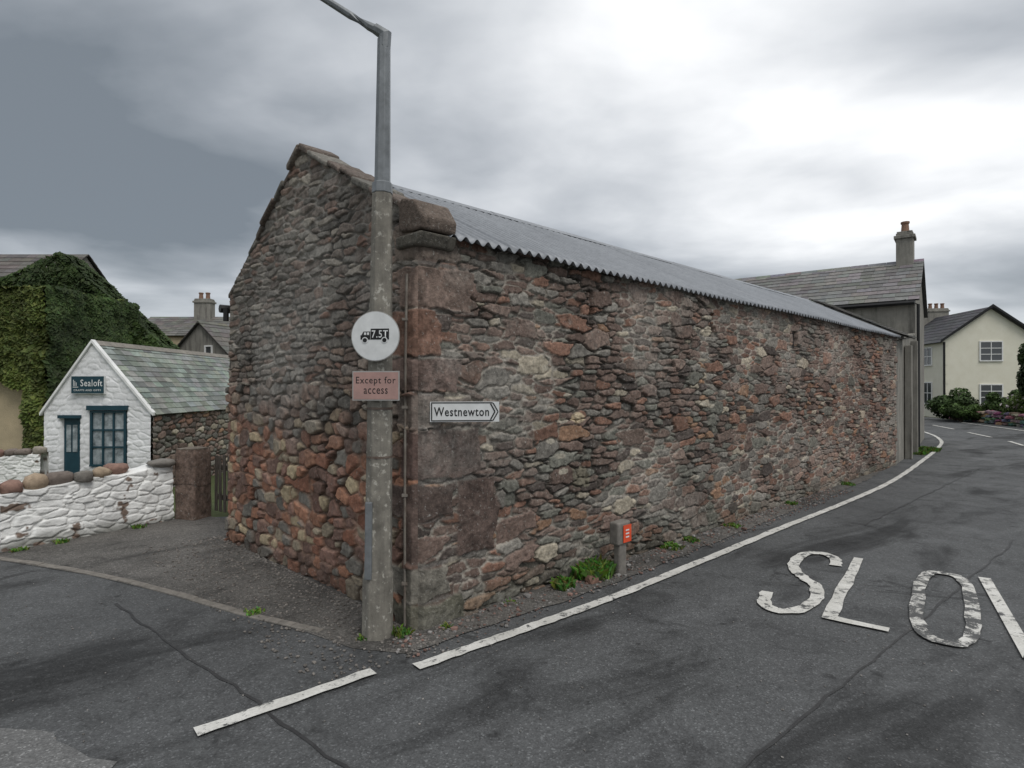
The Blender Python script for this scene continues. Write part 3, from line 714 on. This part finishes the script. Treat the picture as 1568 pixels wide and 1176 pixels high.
# ---------------------------------------------------------------- ivy clad house
ivy = empty('ivy_clad_house'); DI = .8
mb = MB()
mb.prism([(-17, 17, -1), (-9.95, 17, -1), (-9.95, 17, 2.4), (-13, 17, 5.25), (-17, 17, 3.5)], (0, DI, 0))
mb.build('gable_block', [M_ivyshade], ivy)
mb = MB(); mb.prism([(-19.5, 18.2, -1), (-19.5, 22, -1), (-19.5, 22, 4.6), (-19.5, 20.1, 6.1), (-19.5, 18.2, 4.6)], (4.9, 0, 0)); mb.build('rear_wing', [M_grey], ivy)
mb = MB(); slates(mb, (-19.6, 18.05, 4.52), (5.1, 0, 0), (0, 2.05, 1.65), .35, .28, (.11, .10, .09)); slates(mb, (-19.6, 22.15, 4.52), (5.1, 0, 0), (0, -2.05, 1.65), .35, .28, (.11, .10, .09)); mb.build('rear_roof', [M_slate], ivy)
mb = MB(); mb.box((-16, 14, -1), (4.68, 0, 0), (0, 3, 0), (0, 0, 4.75)); mb.build('front_wing', [M_tan], ivy)
mb = MB(); mb.tube([(-11.42, 13.93, -.8), (-11.42, 13.93, 1.9)], .035, 8); mb.build('downpipe', [M_black], ivy)
def ivycol(n, base, P):
    v = fbm(P[:, 0]*1.7+P[:, 1], P[:, 2]*1.7, 3); g = (.3+1.4*v)*(.65+.7*rng.random(n))
    c = np.array(base)[None]*g[:, None]; c[:, 0] *= 1+.3*rng.random(n); return c
n = 34000; x = rng.uniform(-16.5, -9.8, n); zt = np.where(x > -13, 2.45+(5.35-2.45)*(-9.8-x)/3.2, 5.35+(x+13)*.45)
z_ = -.7+rng.random(n)*(zt+.75+.18*fbm(x*2.5, x*0, 3))
bp = .30*fbm(x*1.5, z_*1.5, 3)
P = np.stack([x, 17-.08-bp-rng.random(n)*.05, z_], 1); N = np.stack([rng.normal(0, .4, n), -np.ones(n), .5+rng.normal(0, .35, n)], 1)
leaf_obj('ivy_gable', P, N, .085, ivycol(n, (.034, .064, .018), P), M_leaf, ivy)
n = 9000; a = rng.random(n); y = 16.9+DI*rng.random(n)
P = np.stack([-13+3.15*a, y, 5.30-2.88*a+.03+.22*fbm(a*9, y*2.5)], 1); N = np.stack([np.ones(n)*.8+rng.normal(0, .35, n), -.2+rng.normal(0, .35, n), np.ones(n)], 1)
leaf_obj('ivy_verge', P, N, .09, ivycol(n, (.030, .056, .017), P), M_leaf, ivy)
n = 3500; y = 16.9+DI*rng.random(n); P = np.stack([-9.9+.1*rng.random(n), y, -.7+3.2*rng.random(n)], 1); N = np.stack([np.ones(n), rng.normal(0, .4, n), .4+rng.normal(0, .4, n)], 1)
leaf_obj('ivy_flank', P, N, .09, ivycol(n, (.028, .052, .016), P), M_leaf, ivy)
n = 18000; x = rng.uniform(-14, -10.95, n); low = np.where(x > -11.45, -.6, 1.75+.15*np.sin(x*5)); z_ = low+rng.random(n)*(3.90+.22*fbm(x*3, x*0)-low)
bp = .28*fbm(x*1.8, z_*1.8, 3); P = np.stack([x, 13.92-bp-rng.random(n)*.05, z_], 1); N = np.stack([rng.normal(0, .4, n), -np.ones(n), .6+rng.normal(0, .35, n)], 1)
leaf_obj('ivy_front', P, N, .065, ivycol(n, (.075, .11, .026), P), M_leaf, ivy)
n = 14000; y = rng.uniform(13.7, 17, n); z_ = rng.uniform(-.6, 4.0, n)
P = np.stack([-11.0+.3*fbm(y*1.8, z_*1.8, 3), y, z_], 1); N = np.stack([np.ones(n), -.5+rng.normal(0, .35, n), .5+rng.normal(0, .35, n)], 1)
leaf_obj('ivy_side', P, N, .07, ivycol(n, (.034, .064, .018), P), M_leaf, ivy)
n = 9000; x = rng.uniform(-15, -10.9, n); y = rng.uniform(13.7, 17, n)
P = np.stack([x, y, 3.85+.25*fbm(x*2, y*2)], 1); N = np.stack([rng.normal(0, .4, n), rng.normal(0, .4, n)-.2, np.ones(n)], 1)
leaf_obj('ivy_top', P, N, .07, ivycol(n, (.09, .125, .03), P), M_leaf, ivy)
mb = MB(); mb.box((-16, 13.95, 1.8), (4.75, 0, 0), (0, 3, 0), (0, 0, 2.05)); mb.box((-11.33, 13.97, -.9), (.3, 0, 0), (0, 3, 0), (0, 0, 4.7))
mb.build('ivy_shade_backing', [M_ivyshade], ivy)  # dark blocks behind the leaves, coloured as the shade between them

# ---------------------------------------------------------------- street lamp
lamp = empty('street_lamp'); LX, LY = -.892, 3.90
def lp(z): return (LX+.010*z, LY, z)
mb = MB(); mb.tube([lp(-.1), lp(.40), lp(.44), lp(1.6), lp(2.93)], [.104, .102, .093, .083, .068], 8, rot=math.pi/8)
mb.build('concrete_column', [M_col], lamp, bevel=.006)
mb = MB(); mb.tube([lp(2.93), lp(2.931), lp(3.0), lp(3.005), lp(3.96)], [.06, .070, .068, .054, .044], 8, rot=math.pi/8)
tp = Vector(lp(3.94)); mb.tube([tp+Vector((.0, 0, -.04)), tp+Vector((.008, 0, .05)), tp+Vector((-.06, 0, .095))], [.044, .047, .036], 8)
ap = [tp+Vector(v) for v in ((-.01, 0, .065), (-.10, 0, .11), (-.22, -.0, .18), (-.385, 0, .285), (-.62, 0, .42), (-.85, 0, .50), (-1.05, 0, .52))]
mb.tube(ap, [.034, .029, .026, .024, .024, .022, .022], 8)
mb.build('steel_bracket', [M_galv], lamp, bevel=.003)
mb = MB(); q = ap[-1]
mb.prism([q+Vector((.05, -.07, -.03)), q+Vector((-.45, -.07, -.03)), q+Vector((-.50, -.07, .01)), q+Vector((-.45, -.07, .07)), q+Vector((.03, -.07, .05))], (0, .14, 0))
mb.build('lantern', [M_galv], lamp, bevel=.02)
mb = MB(); mb.box((LX-.062, LY-.108, .40), (.046, -.0, 0), (0, .03, 0), (.003, .006, .50)); mb.build('cable_guard', [M_galv], lamp, bevel=.006)
mb = MB()
for z_ in (1.18, 1.5): mb.tube([lp(z_), lp(z_+.014)], .086, 16)
mb.build('straps', [M_conduit], lamp)

# ---------------------------------------------------------------- signs
def disc(mb, c, ux, n, r, th, mi=0, seg=48):
    c = Vector(c); ux = Vector(ux).normalized(); n = Vector(n).normalized(); uz = Vector((0, 0, 1))
    mb.prism([c+ux*math.cos(2*math.pi*i/seg)*r+uz*math.sin(2*math.pi*i/seg)*r for i in range(seg)], n*th, mi=mi)
wl = empty('weight_limit_sign'); un = Vector((-.12, -1, 0)).normalized(); ux = Vector((1, -.12, 0)).normalized(); sc0 = Vector((-.880, 3.785, 1.975))
mb = MB(); disc(mb, sc0, ux, un, .162, .004, 1); disc(mb, sc0+un*.0045, ux, un, .157, .0015, 0)
mb.box(sc0-ux*.12-un*.016+Vector((0, 0, .06)), ux*.24, un*.014, (0, 0, .02), mi=2); mb.box(sc0-ux*.12-un*.016+Vector((0, 0, -.08)), ux*.24, un*.014, (0, 0, .02), mi=2)
mb.build('face', [M_white, M_rim, M_galv], wl)
mb = MB(); F = sc0+un*.0065
def R2(x0, x1, z0, z1, mi=0, lift=0): mb.box(F+un*lift+ux*x0+Vector((0, 0, z0)), ux*(x1-x0), un*.0012, (0, 0, z1-z0), mi=mi)
R2(-.030, .092, -.022, .048); R2(-.098, -.033, -.022, .006)
mb.prism([F+ux*-.092+Vector((0, 0, .0065)), F+ux*-.033+Vector((0, 0, .0065)), F+ux*-.033+Vector((0, 0, .030)), F+ux*-.078+Vector((0, 0, .030))], un*.0012)
R2(-.074, -.060, .008, .024, 1, .0014); R2(-.054, -.040, .008, .024, 1, .0014)
for x_ in (-.068, .062): disc(mb, F+ux*x_+Vector((0, 0, -.026))+un*.0014, ux, un, .020, .0012, 1); disc(mb, F+ux*x_+Vector((0, 0, -.026))+un*.003, ux, un, .014, .0012, 0)
mb.build('lorry_symbol', [M_black, M_white], wl)
text('7.5T', F+un*.0022+ux*.031+Vector((0, 0, .013)), ux, .108, .048, M_white, wl, off=.012)
ep = empty('exemption_plate_sign'); pc = Vector((-.878, 3.79, 1.655)); mb = MB()
mb.box(pc-ux*.157+Vector((0, 0, -.095)), ux*.314, un*.004, (0, 0, .19), mi=1); mb.box(pc-ux*.150+Vector((0, 0, -.088))+un*.0045, ux*.300, un*.001, (0, 0, .176))
mb.box(pc-ux*.12-un*.016+Vector((0, 0, .03)), ux*.24, un*.014, (0, 0, .02), mi=2)
mb.build('plate', [M_brown, M_rim, M_galv], ep)
text('Except for', pc+un*.0062+Vector((0, 0, .030)), ux, .265, .058, M_black, ep, off=.004); text('access', pc+un*.0062+Vector((0, 0, -.034)), ux, .160, .036, M_black, ep, off=.004)
ds = empty('direction_sign'); ux = Vector((1, .10, 0)).normalized(); un = Vector((.10, -1, 0)).normalized(); dc = Vector((-.323, 4.02, 1.478)); mb = MB()
W2, H2 = .236, .069; uz = Vector((0, 0, 1))
mb.box(dc-ux*W2-uz*H2, ux*2*W2, un*.005, uz*2*H2, mi=0)
f0 = dc+un*.0055
def seg(x0, z0, x1, z1, w=.0075):
    a = f0+ux*x0+uz*z0; b = f0+ux*x1+uz*z1; d = (b-a); nrm = d.cross(un).normalized()*w; mb.box(a-nrm/2, d, nrm, un*.0012, mi=1)
i_ = .008
seg(-W2+i_, H2-i_, W2-.045, H2-i_); seg(-W2+i_, -H2+i_, W2-.045, -H2+i_); seg(-W2+i_+.003, -H2+i_+.004, -W2+i_+.003, H2-i_-.004)
seg(W2-.043, H2-i_-.001, W2-i_, 0); seg(W2-.043, -H2+i_+.001, W2-i_, 0); seg(W2-.060, H2-i_-.006, W2-.030, 0, .009); seg(W2-.060, -H2+i_+.006, W2-.030, 0, .009)
mb.box(dc-ux*.18-un*.003+uz*-.02, ux*.03, -un*.045, uz*.04, mi=2); mb.box(dc+ux*.13-un*.003+uz*-.02, ux*.03, -un*.38, uz*.04, mi=2)
mb.build('panel', [M_white, M_black, M_galv], ds)
text('Westnewton', f0+un*.001-ux*.022, ux, .375, .062, M_black, ds, off=.014)

mb = MB(); q = Lv(-.045, .085, 0)
mb.tube([(q.x, q.y, .02), (q.x, q.y, 1.0), (q.x+.004, q.y, 1.9), (q.x+.012, q.y, 2.42)], .009, 8)
for z_ in (.3, .9, 1.5, 2.1): mb.box((q.x-.02, q.y-.013, z_), (.04, 0, 0), (0, .04, 0), (0, 0, .018))
mb.build('wall_conduit', [plain('grey_conduit', (.25, .23, .20), (.13, .10, .08), 9, .7)], None)

hp = empty('hydrant_marker_post'); mb = MB(); a = Vector((.72, .694, 0)).normalized(); b = Vector((-.694, .72, 0)).normalized(); o = Vector((.95, 5.17, 0))
mb.box(o-a*.055-b*.035+Vector((0, 0, -.05)), a*.11, b*.07, (0, 0, .34))
mb.box(o-a*.095-b*.05+Vector((0, 0, .27)), a*.19, b*.10, (0, 0, .20))
mb.build('post', [M_conc], hp, bevel=.018, segs=3)
mb = MB(); mb.box(o-a*.03-b*.056+Vector((0, 0, .29)), a*.115, -b*.004, (0, 0, .15))
for z_ in (.33, .36, .39): mb.box(o+a*.0-b*.061+Vector((0, 0, z_)), a*.05, -b*.001, (0, 0, .012), mi=1)
mb.build('label', [M_orange, M_white], hp)

# ---------------------------------------------------------------- garden wall, shrubs, tree
mb = MB()
gw = [Vector((22.3, 30.0)), Vector((21.7, 28)), Vector((20.7, 23.5)), Vector((20.2, 20)), Vector((24, 14.8))]
for i in range(len(gw)-1):
    d = gw[i+1]-gw[i]; L_ = d.length; d.normalize()
    for row in range(4):
        x = random.random()*.2
        while x < L_:
            w_ = random.uniform(.2, .5); q = gw[i]+d*x; sz_ = random.uniform(.06, .1)
            rock(mb, (q.x+random.uniform(-.05, .05), q.y, .06+row*.14+random.uniform(-.02, .04)), (w_*.52, .2, sz_), math.atan2(d.y, d.x)+random.uniform(-.2, .2), tuple(c*random.uniform(.5, 1.4) for c in (.21, .185, .165)), lo=True, sq=.7); x += w_*.95
mb.build('garden_wall', [M_rock], None)
def shrub(name, c, r, n, size, base, flowers=0, trunk=False):
    par = empty(name); c = np.array(c); r = np.array(r)
    K = 16; cc = rng.normal(size=(K, 3)); cc /= np.linalg.norm(cc, axis=1, keepdims=True); cc = cc*rng.uniform(.25, .8, (K, 1)); rr = rng.uniform(.25, .5, K)
    k = rng.integers(0, K, n); d = rng.normal(size=(n, 3)); d /= np.linalg.norm(d, axis=1, keepdims=True)
    P = (cc[k]+d*(rr[k]*rng.uniform(.55, 1.05, n)**.5)[:, None])
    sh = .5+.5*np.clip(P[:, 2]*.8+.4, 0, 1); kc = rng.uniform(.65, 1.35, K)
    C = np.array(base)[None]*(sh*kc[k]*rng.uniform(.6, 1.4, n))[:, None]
    if flowers: m = rng.random(n) < flowers; C[m] = (.7, .6, .6)
    leaf_obj('foliage', P*r+c, d+rng.normal(size=(n, 3))*.5+np.array([0, 0, .4]), size, C, M_leaf, par)
    mb = MB()
    for i in range(7):
        q = c+cc[i]*r*.8; b0 = np.array([c[0], c[1], -.05]); mb.tube([b0, b0*.4+q*.6, q], [.06 if trunk else .03, .035, .012], 6, (.08, .06, .045))
    mb.build('branches', [M_rock], par)
shrub('garden_shrub', (21.6, 28.6, .75), (1.2, .9, .75), 6000, .07, (.05, .085, .025))
shrub('garden_shrub', (20.9, 27.3, .45), (.8, .8, .5), 4000, .07, (.07, .12, .03))
shrub('garden_shrub', (22.6, 27.0, .9), (1.0, .9, .8), 5000, .07, (.055, .095, .025))
shrub('garden_shrub', (21.7, 24.6, .85), (1.0, .9, .65), 5000, .07, (.13, .19, .05), .10)
shrub('garden_shrub', (21.0, 22.6, .70), (.8, .8, .5), 4000, .06, (.15, .21, .065), .12)
shrub('garden_shrub', (24.2, 27.6, .7), (1.3, 1.0, .7), 4000, .07, (.09, .14, .04), .06)
shrub('garden_tree', (21.75, 24, 2.6), (1.05, 1.0, 1.6), 12000, .075, (.045, .072, .024), 0, True)
shrub('garden_shrub', (22.6, 22.0, .9), (1.2, 1.2, .8), 5000, .07, (.05, .085, .025))
n = 26000; ang = rng.uniform(-1.1, 1.1, n); rad = rng.uniform(90, 100, n); hmax = 2.0+2.6*fbm(ang*14, ang*0+3, 4)
P = np.stack([np.sin(ang)*rad, np.cos(ang)*rad, -.8+rng.random(n)*hmax], 1)
leaf_obj('distant_hedgerow', P, rng.normal(size=(n, 3)), .45, np.array([.04, .06, .025])[None]*rng.uniform(.6, 1.4, (n, 1)), M_leaf)

# ---------------------------------------------------------------- weeds and gravel
def tuft(mb, c, r, n, hgt, cols, broad=.006):
    for i in range(n):
        a = random.uniform(0, 6.28); q = Vector((c[0]+math.cos(a)*r*random.random(), c[1]+math.sin(a)*r*random.random(), 0))
        b = random.uniform(0, 6.28); l = hgt*random.uniform(.4, 1.1); out = Vector((math.cos(b), math.sin(b), 0))*l*random.uniform(.2, .9); sd = Vector((-math.sin(b), math.cos(b), 0))*broad*random.uniform(.6, 1.6)
        mid = q+out*.4+Vector((0, 0, l*.65)); tip = q+out+Vector((0, 0, l*random.uniform(.6, 1)))
        mb.add([q-sd*.5, q+sd*.5, mid+sd, tip, mid-sd], [(0, 1, 2, 3, 4)], tuple(x*random.uniform(.6, 1.4) for x in random.choice(cols)))
G = [(.10, .20, .03), (.07, .15, .025), (.14, .24, .05), (.16, .20, .06)]
for (c, r, n, hh_) in (((.42, 4.80), .09, 200, .10), ((.68, 5.12), .20, 900, .14), ((.80, 5.2), .12, 400, .12), ((1.62, 5.98), .12, 200, .06), ((1.9, 6.25), .10, 160, .06), ((-.74, 3.9), .07, 110, .06), ((-1.87, 4.27), .08, 90, .035),
                       ((-.98, 3.83), .04, 40, .03), ((-4.75, 6.2), .08, 90, .05), ((-4.95, 5.9), .08, 90, .04), ((2.6, 6.9), .12, 120, .05), ((9.9, 14.4), .3, 400, .12), ((10.6, 15.0), .3, 400, .14), ((-5.1, 5.55), .1, 90, .03), ((-.45, 4.0), .05, 40, .04), ((-4.35, 6.85), .08, 90, .05), ((-2.9, 6.3), .06, 50, .05), ((3.9, 8.2), .1, 90, .06), ((5.6, 9.8), .12, 120, .07), ((0.0, 4.45), .05, 40, .04)):
    mb = MB(); tuft(mb, c, r, n, hh_, G, .011 if n > 180 else .006); mb.build('weed_clump', [M_leaf])
mb = MB()
def nearwall(n, smin, smax, tmin, tmax, sz):
    for _ in range(n):
        s_ = random.uniform(smin, smax); t_ = tmin+(tmax-tmin)*random.random()**1.8; q = Lv(s_, t_, 0); r_ = sz*random.uniform(.35, 1)**1.5
        g = random.uniform(.6, 1.4); rock(mb, (q.x, q.y, r_*.3+.008), (r_, r_*.8, r_*.55), random.random()*6, random.choice([(.17*g, .15*g, .135*g), (.22*g, .21*g, .20*g), (.19*g, .12*g, .10*g)]), lo=True)
nearwall(1800, -.3, 8, -.05, -.40, .016); nearwall(60, .0, 5, -.05, -.3, .035)
for _ in range(1700):
    t_ = random.uniform(-.3, 3.6); s_ = -.04-random.random()**2.2*.8; q = Lv(s_, t_, 0); r_ = .014*random.uniform(.3, 1); g = random.uniform(.6, 1.4)
    rock(mb, (q.x, q.y, r_*.3+.004), (r_, r_*.8, r_*.55), random.random()*6, (.17*g, .155*g, .14*g), lo=True)
for _ in range(400):
    q = Vector((random.uniform(-4, 3), random.uniform(2, 5), 0)); r_ = .007*random.uniform(.4, 1); g = random.uniform(.7, 1.8)
    rock(mb, (q.x, q.y, r_*.3+.002), (r_, r_*.8, r_*.55), random.random()*6, (.16*g, .15*g, .14*g), lo=True)
q = Lv(1.6, -.22, .03); rock(mb, q, (.06, .04, .04), .5, (.2, .12, .09))
mb.build('gravel', [M_rock])

# ---------------------------------------------------------------- sky and light
w = bpy.data.worlds.new('World'); sc.world = w; w.use_nodes = True; t = w.node_tree; bg = t.nodes['Background']
SE, SA = math.radians(55), math.radians(145)
sky = t.nodes.new('ShaderNodeTexSky'); sky.sky_type = 'NISHITA'; sky.sun_disc = False; sky.sun_elevation = SE; sky.sun_rotation = SA
tc = t.nodes.new('ShaderNodeTexCoord'); sp = t.nodes.new('ShaderNodeSeparateXYZ'); t.links.new(tc.outputs['Generated'], sp.inputs[0])
def mth(op, a, b=None, c=None):
    m = t.nodes.new('ShaderNodeMath'); m.operation = op
    for i, v in enumerate((a, b, c)):
        if v is None: continue
        if isinstance(v, (int, float)): m.inputs[i].default_value = v
        else: t.links.new(v, m.inputs[i])
    return m.outputs[0]
zz = mth('ADD', mth('MAXIMUM', sp.outputs[2], 0), .13)
cx = mth('DIVIDE', sp.outputs[0], zz); cy = mth('DIVIDE', sp.outputs[1], zz)
cb = t.nodes.new('ShaderNodeCombineXYZ'); t.links.new(cx, cb.inputs[0]); t.links.new(cy, cb.inputs[1])
def wn(scale, detail, rough, dist, loc, scl=(1, 1, 1)):
    mp = t.nodes.new('ShaderNodeMapping'); mp.inputs['Location'].default_value = loc; mp.inputs['Scale'].default_value = scl; t.links.new(cb.outputs[0], mp.inputs[0])
    n_ = t.nodes.new('ShaderNodeTexNoise'); n_.inputs['Scale'].default_value = scale; n_.inputs['Detail'].default_value = detail; n_.inputs['Roughness'].default_value = rough; n_.inputs['Distortion'].default_value = dist
    t.links.new(mp.outputs[0], n_.inputs['Vector']); return n_.outputs['Fac']
n1 = wn(.80, 6, .46, .3, (3.1, 7.4, 0), (.8, 1.1, 1)); n2 = wn(2.6, 6, .5, .4, (1, 2, 3))
v = mth('ADD', mth('MULTIPLY', n1, .86), mth('MULTIPLY', n2, .14))
v = mth('ADD', mth('MULTIPLY', mth('SUBTRACT', v, .5), 1.55), .54)
def lobe(vec, power, amt):
    dt = t.nodes.new('ShaderNodeVectorMath'); dt.operation = 'DOT_PRODUCT'; t.links.new(tc.outputs['Generated'], dt.inputs[0]); dt.inputs[1].default_value = Vector(vec).normalized()
    return mth('MULTIPLY', mth('POWER', mth('MAXIMUM', dt.outputs['Value'], 0), power), amt)
v = mth('ADD', v, lobe((.36, 1, .66), 14.0, .16))      # thin cloud, upper right
v = mth('ADD', v, lobe((.85, 1, .30), 20.0, .09))
v = mth('ADD', v, lobe((-.75, 1, .33), 9.0, -.12))     # heavier cloud to the left
v = mth('ADD', v, mth('MULTIPLY', mth('MAXIMUM', mth('SUBTRACT', sp.outputs[2], .60), 0), .55))
cr_ = t.nodes.new('ShaderNodeValToRGB'); t.links.new(v, cr_.inputs[0]); r = cr_.color_ramp
stops = [(.30, (.16, .182, .205)), (.44, (.27, .293, .32)), (.55, (.41, .432, .46)), (.70, (.60, .618, .64)), (.90, (.92, .925, .93))]
while len(r.elements) < len(stops): r.elements.new(.5)
for e_, (p_, c_) in zip(r.elements, stops): e_.position = p_; e_.color = (*c_, 1)
hz = t.nodes.new('ShaderNodeMapRange'); t.links.new(sp.outputs[2], hz.inputs[0]); hz.inputs[1].default_value = .0; hz.inputs[2].default_value = .20; hz.inputs[3].default_value = .6; hz.inputs[4].default_value = 0
mx = t.nodes.new('ShaderNodeMix'); mx.data_type = 'RGBA'; t.links.new(hz.outputs[0], mx.inputs[0]); t.links.new(cr_.outputs[0], mx.inputs[6]); mx.inputs[7].default_value = (.56, .59, .62, 1)
ml = t.nodes.new('ShaderNodeVectorMath'); ml.operation = 'SCALE'; t.links.new(mx.outputs[2], ml.inputs[0]); ml.inputs['Scale'].default_value = 10.0
m2 = t.nodes.new('ShaderNodeMix'); m2.data_type = 'RGBA'; m2.inputs[0].default_value = .94; t.links.new(sky.outputs[0], m2.inputs[6]); t.links.new(ml.outputs[0], m2.inputs[7])
t.links.new(m2.outputs[2], bg.inputs[0]); bg.inputs[1].default_value = .13
sl = bpy.data.lights.new('sun', 'SUN'); sl.energy = 1.5; sl.angle = math.radians(28); sl.color = (1, .97, .93)
so = link(bpy.data.objects.new('sun', sl)); so.rotation_euler = Vector((-math.sin(SA)*math.cos(SE), -math.cos(SA)*math.cos(SE), -math.sin(SE))).to_track_quat('-Z', 'Y').to_euler()

cam = bpy.data.cameras.new('camera'); cam.lens = 20.64; cam.sensor_width = 36; cam.clip_end = 3000; cam.clip_start = .05
co = link(bpy.data.objects.new('camera', cam)); co.location = (0, 0, 1.65); co.rotation_euler = (math.radians(90.25), 0, 0)
sc.camera = co
sc.view_settings.view_transform = 'Standard'; sc.view_settings.look = 'None'; sc.view_settings.exposure = 0
